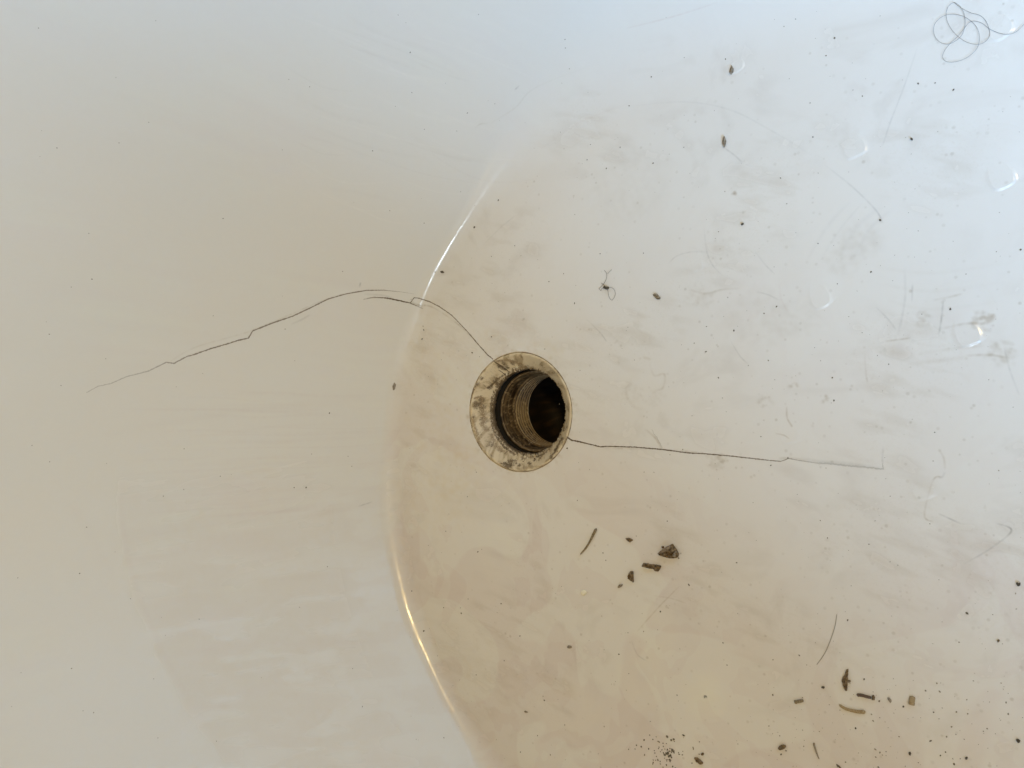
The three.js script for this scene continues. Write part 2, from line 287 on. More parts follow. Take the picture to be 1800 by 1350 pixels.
// mauve grey bands of scum wiped across the wall left of the drain
for (let i = 0; i < 46; i++) {
  const r3 = rng(900 + i), v0 = 670 + 260 * r3(), u0 = 190 + 260 * r3(), len = 120 + 260 * r3(), dv = -0.06 * len * (r3() - 0.2) - (v0 - 760) * 0.12, w = 1.5 + 8 * r3() * r3(), pink = r3() < 0.6;
  stroke([[u0, v0], [u0 + len * 0.35, v0 + dv * 0.2 + 8 * (r3() - 0.5)], [u0 + len * 0.7, v0 + dv * 0.6 + 8 * (r3() - 0.5)], [u0 + len, v0 + dv]], w, pink ? [0.955, 0.93, 0.935] : [1.03, 1.035, 1.01], 0.42, 0.98, 0.6);
}
for (let i = 0; i < 30; i++) {                                    // the same higher up, fanning out to the upper right
  const r3 = rng(1400 + i), u0 = 480 + 300 * r3(), v0 = 20 + 330 * r3(), len = 90 + 150 * r3(), w = 1.2 + 5 * r3() * r3();
  stroke([[u0, v0], [u0 + len * 0.5, v0 + len * (0.16 + 0.12 * r3())], [u0 + len, v0 + len * (0.42 - 0.0006 * v0)]], w, r3() < 0.5 ? [0.935, 0.925, 0.92] : [1.055, 1.055, 1.05], 0.42, 0.98, 0.6);
}
function byteTexture(fill, srgb) {
  const d = new Uint8Array(TS * TS * 4); for (let k = 0; k < TS * TS; k++) { fill(d, k); d[k * 4 + 3] = 255; }
  const t = new THREE.DataTexture(d, TS, TS); if (srgb) t.colorSpace = THREE.SRGBColorSpace;
  t.wrapS = t.wrapT = THREE.MirroredRepeatWrapping; t.magFilter = t.minFilter = THREE.LinearFilter; t.needsUpdate = true; return t;
}
const enc = (x) => 255 * (x <= 0.0031308 ? 12.92 * x : 1.055 * Math.pow(x, 1 / 2.4) - 0.055);
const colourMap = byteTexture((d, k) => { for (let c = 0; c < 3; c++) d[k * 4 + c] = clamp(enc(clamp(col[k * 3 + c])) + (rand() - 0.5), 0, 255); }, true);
const roughMap = byteTexture((d, k) => { d[k * 4 + 1] = 255 * clamp(rou[k], 0.05, 1); d[k * 4] = d[k * 4 + 2] = d[k * 4 + 1]; }, false);
const RELIEF = 0.0002;
const hd = new Float32Array(TS * TS * 4); for (let k = 0; k < TS * TS; k++) { hd[k * 4] = hd[k * 4 + 1] = hd[k * 4 + 2] = 0.5 + hgt[k] / RELIEF; hd[k * 4 + 3] = 1; }
const reliefMap = new THREE.DataTexture(hd, TS, TS, THREE.RGBAFormat, THREE.FloatType);
reliefMap.wrapS = reliefMap.wrapT = THREE.MirroredRepeatWrapping; reliefMap.magFilter = reliefMap.minFilter = THREE.LinearFilter; reliefMap.needsUpdate = true;
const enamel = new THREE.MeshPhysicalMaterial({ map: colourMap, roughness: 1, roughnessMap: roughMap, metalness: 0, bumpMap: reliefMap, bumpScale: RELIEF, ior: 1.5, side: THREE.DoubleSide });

// ---------------------------------------------------------------- the bathtub
const tub = thing('bathtub', 'old white bathtub with stained floor, cracked round end and open drain hole', 'bathtub');
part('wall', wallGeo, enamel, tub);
const floorMesh = part('floor', floorGeometry(), enamel, tub);
// raised slip resistant discs moulded into the floor
function discGeometry(cx, cz, r, hgtMm, dir) {
  const n = 96, m = 12, pos = [], uv = [], idx = [];
  for (let i = 0; i <= n; i++) {
    const a = i / n * Math.PI * 2, c = Math.cos(a), q = Math.sin(a), turn = Math.abs(Math.atan2(Math.sin(a - dir), Math.cos(a - dir)));
    const w = 0.0016 + 0.0125 * sstep(0.2, 0.75, turn), edge = r * (1 + 0.025 * N1(c * 1.3 + cx * 90, q * 1.3 + cz * 90)), h0 = hgtMm * (1 + 0.25 * N2(c + cx * 70, q));
    for (let j = 0; j <= m; j++) { const t = Math.min(1, j / (m - 2)), hh = h0 + (hgtMm - h0) * t, rr = j < m - 1 ? edge - w * t : j === m - 1 ? r * 0.07 : 0.00001, y = hh / 1000 * sstep(0, 1, t) - (j ? 0 : 0.0001); pos.push(rr * c, y, rr * q); uv.push(...toUV(rr * c + cx, rr * q + cz)); }
  }
  for (let i = 0; i < n; i++) for (let j = 0; j < m; j++) { const a = i * (m + 1) + j, b = a + m + 1; idx.push(a, a + 1, b, b, a + 1, b + 1); }
  const g = new THREE.BufferGeometry(); g.setAttribute('position', new THREE.Float32BufferAttribute(pos, 3)); g.setAttribute('uv', new THREE.Float32BufferAttribute(uv, 2)); g.setIndex(idx); g.computeVertexNormals();
  const nn = g.attributes.normal; for (let i = 0; i < nn.count; i++) if (i % (m + 1) >= m - 2) nn.setXYZ(i, 0, 1, 0); else if (nn.getY(i) < 0) nn.setXYZ(i, -nn.getX(i), -nn.getY(i), -nn.getZ(i));
  return g;
}
for (const [u, v, r, hh] of [[1743, 275, 16.5, 0.55], [1684, 551, 16.5, 0.55], [1606, 820, 16.5, 0.22], [1804, 1155, 16.5, 0.2], [1487, 225, 16.5, 0.45], [1428, 490, 16.5, 0.45], [1372, 728, 16.5, 0.2], [1207, 432, 16.5, 0.2], [1275, 80, 16.5, 0.5], [1545, 1090, 16.5, 0.12], [1290, 1000, 16.5, 0.12], [1240, 1225, 14, 0.12], [1740, 14, 16.5, 0.45]]) {
  const h = hit(u, v), m = part('slip_disc', discGeometry(h.p.x, h.p.z, r / 1000, hh, 1.22), enamel, floorMesh);
  m.position.set(h.p.x, 0, h.p.z);
}
// recess
const RT = 1024, RV = 256, rc = new Float32Array(RT * RV * 3), rr = new Float32Array(RT * RV);
for (let j = 0; j < RV; j++) for (let i = 0; i < RT; i++) {
  const a = i / RT * 6.283185, c = Math.cos(a), s = Math.sin(a), v = j / RV, k = j * RT + i;
  const n = fbm(N1, c * 4 + v * 1.5, s * 4 + v * 2, 4), m = fbm(N2, c * 9 + v * 5, s * 9 - v * 4, 4), q = fbm(N3, c * 26 + v * 9, s * 26, 3);
  let f = sstep(0.1, 0.5, n) * 0.3 + sstep(0.2, 0.42, m) * 0.4 * sstep(-0.1, 0.3, n) + sstep(0.36, 0.52, q) * 0.3;
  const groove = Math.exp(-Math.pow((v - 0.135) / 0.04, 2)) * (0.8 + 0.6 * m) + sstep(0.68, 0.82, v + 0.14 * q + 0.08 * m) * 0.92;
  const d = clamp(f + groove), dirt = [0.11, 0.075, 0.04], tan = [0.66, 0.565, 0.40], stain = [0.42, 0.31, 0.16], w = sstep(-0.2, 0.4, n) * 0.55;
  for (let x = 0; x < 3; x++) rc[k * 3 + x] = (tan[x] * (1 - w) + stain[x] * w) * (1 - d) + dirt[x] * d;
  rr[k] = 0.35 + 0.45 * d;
}
function grime(u, v, px, a, rgb = [0.10, 0.065, 0.03]) {             // dark clots inside the recess
  const r2 = rng(Math.round(u * 13 + v * 7));
  for (let i = 0; i < 16; i++) {
    const t = r2() * 6.283, d = Math.sqrt(r2()) * px, h = hit(u + Math.cos(t) * d, v + Math.sin(t) * d); if (h.where !== 'recess') continue;
    const cx = h.uv.x * RT, cy = h.uv.y * RV, R = (0.25 + 0.5 * r2()) * px * 2.2 + 1, A = a * (0.3 + 0.7 * r2());
    for (let y = Math.floor(cy - R * 1.8); y <= cy + R * 1.8; y++) for (let x = Math.floor(cx - R); x <= cx + R; x++) {
      if (y < 0 || y >= RV) continue; const dd = Math.hypot((x - cx) / R, (y - cy) / R / 1.8); if (dd > 1) continue;
      const k = y * RT + ((x % RT) + RT) % RT, w = A * sstep(0.35, 0.6, (1 - dd) + 0.75 * fbm(N3, x * 0.045 * 4, y * 0.045 * 4, 3)); for (let c = 0; c < 3; c++) rc[k * 3 + c] += w * (rgb[c] - rc[k * 3 + c]);
    }
  }
}
const zoomed = ([x, y]) => [780 + x / 5.19, 590 + y / 5.19];
for (const [x, y, s, a] of [[570, 1200, 7, 0.9], [600, 1170, 6, 0.9], [545, 1180, 5, 0.8], [620, 1230, 4, 0.8], [640, 1160, 5, 0.8], [690, 1180, 3, 0.7], [350, 640, 6, 0.6], [345, 590, 4, 0.7], [300, 640, 7, 0.45], [370, 770, 7, 0.45], [345, 700, 5, 0.4], [300, 430, 4, 0.75], [340, 390, 3, 0.8], [265, 500, 3, 0.9], [255, 740, 5, 0.6], [280, 930, 6, 0.7], [310, 1000, 5, 0.85], [330, 1040, 4, 0.8], [410, 1135, 4, 0.8], [440, 1000, 6, 0.35], [520, 250, 7, 0.75], [560, 290, 6, 0.8], [630, 245, 4, 0.8], [700, 270, 4, 0.6], [760, 300, 6, 0.4], [650, 320, 5, 0.8], [480, 410, 5, 0.6], [420, 470, 4, 0.5], [490, 440, 4, 0.7], [920, 380, 4, 0.6], [1000, 440, 3, 0.5], [1110, 690, 3, 0.9], [1090, 850, 4, 0.9], [1060, 920, 4, 0.9], [1085, 940, 3, 0.9], [1020, 1050, 4, 0.9], [990, 1110, 4, 0.8], [880, 1090, 4, 0.7], [785, 1160, 3, 0.8], [830, 1130, 3, 0.7], [730, 1110, 5, 0.6]]) grime(...zoomed([x, y]), s, a);
const line = (pts, size, a, rgb) => { const c = new THREE.SplineCurve(pts.map(([x, y]) => new THREE.Vector2(...zoomed([x, y])))), n = Math.max(4, Math.round(c.getLength() / (size * 0.7))); for (let i = 0; i <= n; i++) { const p = c.getPoint(i / n), k = 0.5 + 0.7 * Math.abs(N1(i * 0.8, pts[0][0])); grime(p.x + 0.8 * N2(i * 0.9, pts[0][1]), p.y + 0.8 * N2(i * 0.9, 7 + pts[0][1]), size * k, a * k, rgb); } };
const SOFTBROWN = [0.27, 0.19, 0.10];
line([[300, 440], [262, 510], [243, 580], [232, 640]], 2.2, 0.85); line([[228, 690], [240, 780], [258, 860], [285, 950], [318, 1020], [340, 1060]], 2.8, 0.8); line([[262, 770], [290, 860], [318, 950], [350, 1030]], 3.2, 0.5, SOFTBROWN);
line([[560, 352], [500, 392], [450, 440], [400, 480]], 1.8, 0.8); line([[340, 640], [358, 580], [330, 560], [280, 575]], 2.0, 0.5, SOFTBROWN); line([[350, 660], [370, 740], [350, 800], [400, 860]], 4.5, 0.45, SOFTBROWN); line([[430, 900], [470, 980], [540, 1060]], 4, 0.35, SOFTBROWN);
line([[1085, 930], [1050, 985], [1010, 1060], [975, 1120]], 2.4, 0.85); line([[1100, 640], [1106, 700], [1098, 800], [1090, 870]], 1.5, 0.85); line([[850, 1105], [920, 1072], [985, 1005]], 2.0, 0.75); line([[500, 1235], [580, 1258], [660, 1266], [760, 1262], [830, 1250]], 1.2, 0.8); line([[470, 235], [560, 225], [640, 240], [720, 268]], 2.6, 0.55, SOFTBROWN); line([[680, 300], [760, 290], [830, 300], [900, 350]], 2.6, 0.5, SOFTBROWN);
line([[440, 560], [432, 680], [440, 800], [480, 920], [560, 1020], [650, 1085]], 2.2, 0.75); line([[480, 470], [540, 400], [620, 355], [700, 340]], 2.4, 0.75); line([[990, 430], [1040, 520], [1080, 620]], 1.4, 0.6);
const rd = new Uint8Array(RT * RV * 4), rq = new Uint8Array(RT * RV * 4);
for (let k = 0; k < RT * RV; k++) { for (let c = 0; c < 3; c++) { rd[k * 4 + c] = enc(clamp(rc[k * 3 + c])); rq[k * 4 + c] = 255 * rr[k]; } rd[k * 4 + 3] = rq[k * 4 + 3] = 255; }
const recessMap = new THREE.DataTexture(rd, RT, RV), recessRough = new THREE.DataTexture(rq, RT, RV);
recessMap.colorSpace = THREE.SRGBColorSpace;
for (const t of [recessMap, recessRough]) { t.wrapS = THREE.RepeatWrapping; t.magFilter = t.minFilter = THREE.LinearFilter; t.needsUpdate = true; }
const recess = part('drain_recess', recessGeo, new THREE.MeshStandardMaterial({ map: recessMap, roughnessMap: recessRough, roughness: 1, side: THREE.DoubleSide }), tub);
recess.userData.label = 'yellowed drain recess with brown grime';
const putty = mat(0.66, 0.60, 0.47, 0.7), puttyDark = mat(0.12, 0.08, 0.045, 0.8);
for (const [x, y, r, dk] of [[612, 318, 0.5, 0], [640, 300, 0.55, 0], [668, 285, 0.6, 0], [655, 325, 0.4, 0], [692, 318, 0.4, 0], [590, 345, 0.4, 1], [675, 335, 0.4, 1], [740, 1108, 0.75, 0], [700, 1125, 0.6, 0], [765, 1120, 0.5, 0], [725, 1150, 0.4, 1], [605, 1055, 0.5, 1], [660, 1095, 0.5, 0], [830, 1120, 0.5, 1], [1052, 940, 0.5, 0], [1068, 905, 0.5, 1], [505, 470, 0.4, 1]]) {
  const h = hit(780 + x / 5.19, 590 + y / 5.19), g = new THREE.IcosahedronGeometry(r / 1000, 1), p = g.attributes.position;
  for (let i = 0; i < p.count; i++) { const k = 1 + 0.3 * N1(p.getX(i) * 2500 + x, p.getZ(i) * 2500 + p.getY(i) * 1900); p.setXYZ(i, p.getX(i) * k * 1.3, p.getY(i) * k * 0.7, p.getZ(i) * k); }
  g.computeVertexNormals(); const q = part('putty_crumb', g, dk ? puttyDark : putty, recess); q.position.copy(h.p);
}
// cracks: dirt packed hairlines that follow the surface
function ribbon(px, widths, colours, step = 0.0006, rough = 0.12) {
  const hs = px.map(([u, v]) => [u, v]); const pts = [];
  for (let i = 0; i < hs.length - 1; i++) {
    const L = Math.hypot(hs[i + 1][0] - hs[i][0], hs[i + 1][1] - hs[i][1]), n = Math.max(1, Math.round(L / 2.2));
    for (let k = 0; k < n; k++) { const t = k / n, j = rough * 3; pts.push([hs[i][0] + (hs[i + 1][0] - hs[i][0]) * t + j * N1(pts.length * 0.37, 5 + px[0][0]), hs[i][1] + (hs[i + 1][1] - hs[i][1]) * t + j * N2(pts.length * 0.41, 9 + px[0][1])]); }
  }
  pts.push(hs[hs.length - 1]);
  const H3 = pts.map(([u, v]) => hit(u, v)), pos = [], colr = [], idx = [], n = H3.length;
  const pick = (arr, t) => { const f = t * (arr.length - 1), a = Math.floor(f), b = Math.min(arr.length - 1, a + 1); return Array.isArray(arr[0]) ? arr[a].map((x, i) => x + (arr[b][i] - x) * (f - a)) : arr[a] + (arr[b] - arr[a]) * (f - a); };
  for (let i = 0; i < n; i++) {
    const h = H3[i], tan = H3[Math.min(n - 1, i + 1)].p.clone().sub(H3[Math.max(0, i - 1)].p), side = tan.cross(h.n).normalize();
    const t = i / (n - 1), w = 0.92 * pick(widths, t) / 2000 * (1 + 0.45 * N3(i * 0.6, px[0][0])), c = pick(colours, t);
    for (const [s, l] of [[-1, 0.00001], [0, 0.00006], [1, 0.00001]]) { const p = h.p.clone().addScaledVector(side, s * w).addScaledVector(h.n, l + 0.00003); pos.push(p.x, p.y, p.z); colr.push(...c); }
  }
  for (let i = 0; i < n - 1; i++) for (const k of [0, 1]) { const a = i * 3 + k; idx.push(a, a + 3, a + 1, a + 1, a + 3, a + 4); }
  const g = new THREE.BufferGeometry();
  g.setAttribute('position', new THREE.Float32BufferAttribute(pos, 3)); g.setAttribute('color', new THREE.Float32BufferAttribute(colr, 3));
  g.setIndex(idx); g.computeVertexNormals(); return g;
}
const crackMat = new THREE.MeshStandardMaterial({ vertexColors: true, roughness: 0.9, side: THREE.DoubleSide });
const DK = [0.125, 0.092, 0.058], MD = [0.25, 0.218, 0.175], LT = [0.46, 0.44, 0.40];
const zl = (a) => a.map(([x, y]) => [150 + x / 2.25, 450 + y / 2.25]), zr = (a) => a.map(([x, y]) => [960 + x / 2.8125, 740 + y / 2.8125]);
const leftCrack = mergeGeometries([
  ribbon(zl([[5, 540], [50, 515], [100, 505], [160, 478], [250, 455], [320, 420], [350, 425], [400, 398], [430, 390], [500, 365], [560, 348], [610, 332], [645, 325], [662, 296]]), [0.4, 0.7, 0.8, 0.9], [LT, LT, MD, MD]),
  ribbon(zl([[662, 296], [740, 265], [820, 238], [890, 205], [960, 170], [1030, 150], [1110, 136], [1180, 135], [1250, 142], [1300, 150]]), [0.9, 0.9, 0.8, 0.7, 0.15], [MD, MD, MD, MD, LT], 0, 0.05),
  ribbon(zl([[1100, 172], [1140, 163], [1190, 166], [1240, 176], [1285, 186], [1335, 208]]), [0.4, 0.9, 1.0, 0.7, 0.5], [LT, MD, DK, DK, LT], 0, 0.1),
  ribbon(zl([[1285, 186], [1300, 165], [1320, 167], [1360, 180], [1400, 200], [1450, 235], [1505, 292], [1550, 345], [1590, 390], [1612, 408]]), [0.6, 0.75, 0.6, 0.6, 0.7], [DK, MD, MD, DK, DK], 0, 0.08),
  ribbon([[866, 633], [880, 643], [897, 655]], [0.9, 1.3, 0.7], [DK, DK, DK], 0, 0.15),
  ribbon([[876, 650], [888, 658]], [0.5, 0.9], [MD, DK], 0, 0.15),
]);
part('crack', leftCrack, crackMat, tub).userData.label = 'long curved crack from the drain up the end wall';
const rightCrack = mergeGeometries([
  ribbon(zr([[105, 80], [125, 95], [175, 105], [270, 128], [300, 125], [370, 127], [435, 129], [570, 140], [700, 158], [785, 162], [930, 175], [1060, 190], [1160, 200], [1200, 185], [1250, 195], [1340, 208]]), [1.0, 0.6, 0.65, 0.6, 0.55, 0.55, 0.4], [DK, DK, DK, DK, MD, LT], 0, 0.1),
  ribbon(zr([[1340, 208], [1420, 212], [1500, 222], [1600, 230], [1665, 238]]), [0.6, 0.9, 0.7, 0.8], [LT, LT, LT, LT], 0, 0.3),
  ribbon(zr([[1662, 208], [1664, 222], [1668, 240]]), [0.15, 0.55, 0.3], [LT, LT, LT], 0, 0.1),
  ribbon(zr([[520, 42], [550, 85], [575, 135]]), [0.2, 0.5, 0.25], [LT, LT, LT], 0, 0.4),
]);
part('crack', rightCrack, crackMat, tub).userData.label = 'straight hairline crack running right from the drain';

// ---------------------------------------------------------------- waste pipe under the hole
const pipe = thing('waste_pipe', 'grimy brown threaded waste pipe set below the open drain hole', 'pipe', null, [0, -0.0165, 0]);
function turned(prof, seg, warp) {
  const g = new THREE.LatheGeometry(prof.map(([r, y]) => new THREE.Vector2(r / 1000, y / 1000)), seg), p = g.attributes.position, cl = [];
  for (let i = 0; i < p.count; i++) {
    const x = p.getX(i), y = p.getY(i), z = p.getZ(i), l = Math.hypot(x, z) || 1, w = warp(Math.atan2(z, x), y * 1000, l * 1000);
    p.setXYZ(i, x * (1 + w.r / 1000 / l), y, z * (1 + w.r / 1000 / l)); cl.push(...w.c);
  }
  g.setAttribute('color', new THREE.Float32BufferAttribute(cl, 3)); g.computeVertexNormals(); return g;
}
const pipeMat = new THREE.MeshStandardMaterial({ vertexColors: true, roughness: 0.5, side: THREE.DoubleSide });
const mix3 = (a, b, t) => a.map((x, i) => x + (b[i] - x) * t);
const pipeTone = (a, y, l) => {
  const c = Math.cos(a), s = Math.sin(a), n = fbm(N1, c * 2.2 + y * 0.06, s * 2.2, 3), ring = 1.5 * fbm(N2, y * 0.75, c * 0.8 + s * 0.5, 2), sp = fbm(N3, c * 9, s * 9 + y * 0.8, 3);
  return mix3(mix3([0.17, 0.118, 0.06], [0.022, 0.011, 0.006], clamp(sstep(-0.15, 0.3, ring) * 0.7 + sstep(0.0, 0.35, n) * 0.4)), [0.50, 0.40, 0.25], 0.6 * sstep(0.2, 0.4, sp));
};
part('gasket', turned([[27.4, 2.3], [30.5, 1.8], [30.8, -1.2], [30.5, -4.4], [27.5, -4.8], [26.6, -4.9]], 120, () => ({ r: 0, c: [0.012, 0.011, 0.01] })), new THREE.MeshStandardMaterial({ vertexColors: true, roughness: 0.95, side: THREE.DoubleSide }), pipe);
const collar = [[27.2, -4.9], [26.6, -3.2], [26.0, -2.9], [25.4, -3.1], [25.1, -3.8], [25.0, -5.6], [24.6, -6.2], [24.6, -9], [25.0, -9.4], [25.0, -10.6], [24.5, -11.2], [24.4, -14.4], [24.9, -15], [24.9, -16.2], [24.2, -17]];
part('collar', turned(collar, 180, (a, y, l) => ({ r: 0.12 * N1(Math.cos(a) * 5 + y, Math.sin(a) * 5), c: pipeTone(a, y, l) })), pipeMat, pipe);
const threadProf = [[24.2, -17]]; for (let i = 0; i <= 160; i++) threadProf.push([24.1, -17.2 - i * 0.115]);
part('thread', turned(threadProf, 220, (a, y) => {
  const e = sstep(-17.2, -19, y) * sstep(-35.6, -34, y), ph = ((y / 3.1 + a / (2 * Math.PI)) % 1 + 1) % 1, tri = 1 - Math.abs(ph * 2 - 1);
  return { r: e * (1.0 - 1.8 * Math.min(1, tri * 1.3)), c: mix3(mix3(pipeTone(a, y), [0.60, 0.48, 0.29], e * 0.85 * sstep(0.6, 0.9, tri)), [0.02, 0.012, 0.007], e * 0.95 * (1 - sstep(0.2, 0.6, tri))) };  // crest highlights painted as a paler colour; dark dirt in the roots
}), pipeMat, pipe);
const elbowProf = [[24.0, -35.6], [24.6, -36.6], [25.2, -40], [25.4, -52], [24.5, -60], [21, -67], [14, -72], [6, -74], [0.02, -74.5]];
part('elbow', turned(elbowProf, 90, (a, y) => { const n = fbm(N1, Math.cos(a) * 3, Math.sin(a) * 3 + y * 0.1, 3); return { r: 0, c: mix3([0.006, 0.004, 0.003], [0.035, 0.02, 0.011], sstep(0.05, 0.5, n)) }; }), new THREE.MeshStandardMaterial({ vertexColors: true, roughness: 0.7, side: THREE.DoubleSide }), pipe);  // near-black colour carries grime and the unlit depth of the pipe

// ---------------------------------------------------------------- debris
function grainTexture(a, b, fx, fy, seed) {
  const n = createNoise2D(rng(seed)), s = 128, d = new Uint8Array(s * s * 4);
  for (let j = 0; j < s; j++) for (let i = 0; i < s; i++) { const t = clamp(0.5 + 0.9 * fbm(n, i / s * fx, j / s * fy, 4)); for (let c = 0; c < 3; c++) d[(j * s + i) * 4 + c] = enc(a[c] + (b[c] - a[c]) * t); d[(j * s + i) * 4 + 3] = 255; }
  const t = new THREE.DataTexture(d, s, s); t.colorSpace = THREE.SRGBColorSpace; t.wrapS = t.wrapT = THREE.RepeatWrapping; t.magFilter = t.minFilter = THREE.LinearFilter; t.needsUpdate = true; return t;
}
const skinOf = (a, b, fx, fy, seed, rough = 0.8) => new THREE.MeshStandardMaterial({ map: grainTexture(a, b, fx, fy, seed), roughness: rough, side: THREE.DoubleSide });
const BARK = skinOf([0.04, 0.025, 0.012], [0.27, 0.185, 0.09], 5, 5, 21), BARKPALE = skinOf([0.13, 0.095, 0.06], [0.30, 0.24, 0.17], 9, 4, 22), STRAW = skinOf([0.22, 0.16, 0.08], [0.42, 0.325, 0.19], 3, 10, 23, 0.6), STEM = skinOf([0.08, 0.058, 0.03], [0.33, 0.26, 0.155], 3, 9, 24, 0.6), HUSK = skinOf([0.13, 0.10, 0.065], [0.38, 0.315, 0.23], 8, 3, 25), DARK = skinOf([0.05, 0.042, 0.03], [0.16, 0.13, 0.085], 5, 5, 26), GREYBIT = skinOf([0.17, 0.14, 0.10], [0.34, 0.295, 0.235], 4, 4, 27), PALE = skinOf([0.74, 0.70, 0.56], [0.86, 0.83, 0.70], 4, 4, 28);
// a chip: irregular outline (pixels of the photograph), uneven top, real thickness; comes with its own centre on the floor
function chip(outlinePx, thickMm, seed, opt = {}) {
  const H3 = outlinePx.map(([u, v]) => hit(u, v)), c = new THREE.Vector3(); H3.forEach((h) => c.add(h.p)); c.multiplyScalar(1 / H3.length);
  const nrm = H3[0].n.clone(), n2 = createNoise2D(rng(seed));
  const curve = new THREE.CatmullRomCurve3(H3.map((h) => h.p.clone().sub(c)), true, 'catmullrom', opt.sharp ?? 0.25), m = opt.seg ?? 40, edge = curve.getSpacedPoints(m).slice(0, m);
  const rings = [[0.93, 0.08], [1.0, 0.38], [0.96, 0.68], [0.84, 0.88], [0.62, 1.0], [0.34, 1.04]], pos = [], uv = [], idx = [], T = 1.35 * thickMm / 1000;
  rings.forEach(([s, h], j) => edge.forEach((p) => {
    const q = p.clone().multiplyScalar(s), k = 1 + (j > 1 ? (opt.rough ?? 0.5) * n2(q.x * 420, q.z * 420) : 0) + (opt.tilt ? opt.tilt * q.x * 60 : 0);
    q.addScaledVector(nrm, T * Math.max(0.12, h * k) * (opt.ridge ? 0.55 + 0.6 * Math.exp(-Math.pow(((q.x * opt.ridge[0] + q.z * opt.ridge[1]) - (opt.ridge[2] ?? 0)) * 900, 2)) : 1));
    q.x += 0.00016 * n2(q.z * 2600, j * 3 + seed); q.z += 0.00016 * n2(q.x * 2600, j * 3 - seed);
    pos.push(q.x, q.y, q.z); uv.push(q.x * 90, q.z * 90);
  }));
  const top = pos.length / 3; pos.push(0, T * 0.95, 0); uv.push(0, 0);
  for (let j = 0; j < rings.length - 1; j++) for (let i = 0; i < m; i++) { const a = j * m + i, b = j * m + (i + 1) % m; idx.push(a, a + m, b, b, a + m, b + m); }
  for (let i = 0; i < m; i++) idx.push((rings.length - 1) * m + i, top, (rings.length - 1) * m + (i + 1) % m);
  let g = new THREE.BufferGeometry();
  g.setAttribute('position', new THREE.Float32BufferAttribute(pos, 3)); g.setAttribute('uv', new THREE.Float32BufferAttribute(uv, 2)); g.setIndex(idx);
  if (opt.facets !== false) g = g.toNonIndexed(); g.computeVertexNormals();
  return { g, c };
}
const ellipsePx = (u, v, a, b, deg, seed, n = 9) => { const r = rng(seed), t = deg * Math.PI / 180; return Array.from({ length: n }, (_, i) => { const p = i / n * 6.283, k = 0.82 + 0.36 * r(), x = a * k * Math.cos(p), y = b * k * Math.sin(p); return [u + x * Math.cos(t) - y * Math.sin(t), v + x * Math.sin(t) + y * Math.cos(t)]; }); };
function single(name, label, category, material, made, group) {
  const GROUPS = { crumb: 'crumbs scattered over the tub floor', straw: 'pieces of straw in the lower right', husk: 'pale husks near the top', chip: 'bark chips below the drain' };
  const m = new THREE.Mesh(made.g, material); m.name = numbered(name); m.position.copy(made.c); m.castShadow = m.receiveShadow = true; scene.add(m); return tag(m, label, category, group ?? GROUPS[category]);
}
// a stalk: bent tapered rod lying on the floor
function stalk(px, r0, r1, liftMm = 0.1, flat = 0.8, grooves = 0) {
  const H3 = px.map(([u, v]) => hit(u, v)), c = H3[Math.floor(H3.length / 2)].p.clone();
  const curve = new THREE.CatmullRomCurve3(H3.map((h) => h.p.clone().sub(c))), n = 26, m = 12, pos = [], uv = [], idx = [];
  for (let i = 0; i <= n; i++) {
    const t = i / n, p = curve.getPoint(t), tan = curve.getTangent(t), side = tan.clone().cross(new THREE.Vector3(0, 1, 0)).normalize(), up = new THREE.Vector3(0, 1, 0);
    const end = i === 0 || i === n ? 0.25 : i === 1 || i === n - 1 ? 0.85 : 1, r = (r0 + (r1 - r0) * t) / 1000 * end * (1 + 0.08 * N1(t * 9, px[0][0]));
    for (let k = 0; k < m; k++) { const a = k / m * 6.2832, rr = r * (1 - grooves * Math.exp(-Math.pow((a - 1.57) * 3, 2))), q = p.clone().addScaledVector(side, Math.cos(a) * rr).addScaledVector(up, Math.sin(a) * rr * flat + r * flat + liftMm / 1000); pos.push(q.x, q.y, q.z); uv.push(k / m, t * 2); }
  }
  for (let i = 0; i < n; i++) for (let k = 0; k < m; k++) { const a = i * m + k, b = i * m + (k + 1) % m; idx.push(a, b, a + m, b, b + m, a + m); }
  for (const e of [0, n]) { const s = pos.length / 3, p = curve.getPoint(e / n); pos.push(p.x, p.y + (e ? r1 : r0) / 1000 * flat + liftMm / 1000, p.z); uv.push(0.5, 0); for (let k = 0; k < m; k++) idx.push(e * m + k, s, e * m + (k + 1) % m); }
  const g = new THREE.BufferGeometry(); g.setAttribute('position', new THREE.Float32BufferAttribute(pos, 3)); g.setAttribute('uv', new THREE.Float32BufferAttribute(uv, 2)); g.setIndex(idx); g.computeVertexNormals();
  return { g, c };
}
function hairGeometry(px, rMm, liftMm, origin, seg = 6) {
  const pts = px.map(([u, v], i) => { const h = hit(u, v); return h.p.clone().addScaledVector(h.n, (rMm + liftMm * (0.75 + 0.25 * N1(i * 0.7, px[0][0]))) / 1000).sub(origin); });
  return new THREE.TubeGeometry(new THREE.CatmullRomCurve3(pts, false, 'centripetal'), pts.length * seg, rMm / 1000, 6);
}
const zd = (a) => a.map(([x, y]) => [980 + x / 6, 880 + y / 6]), zs = (a) => a.map(([x, y]) => [1360 + x / 6, 1130 + y / 6]), zk = (a) => a.map(([x, y]) => [1000 + x / 6, 440 + y / 6]);

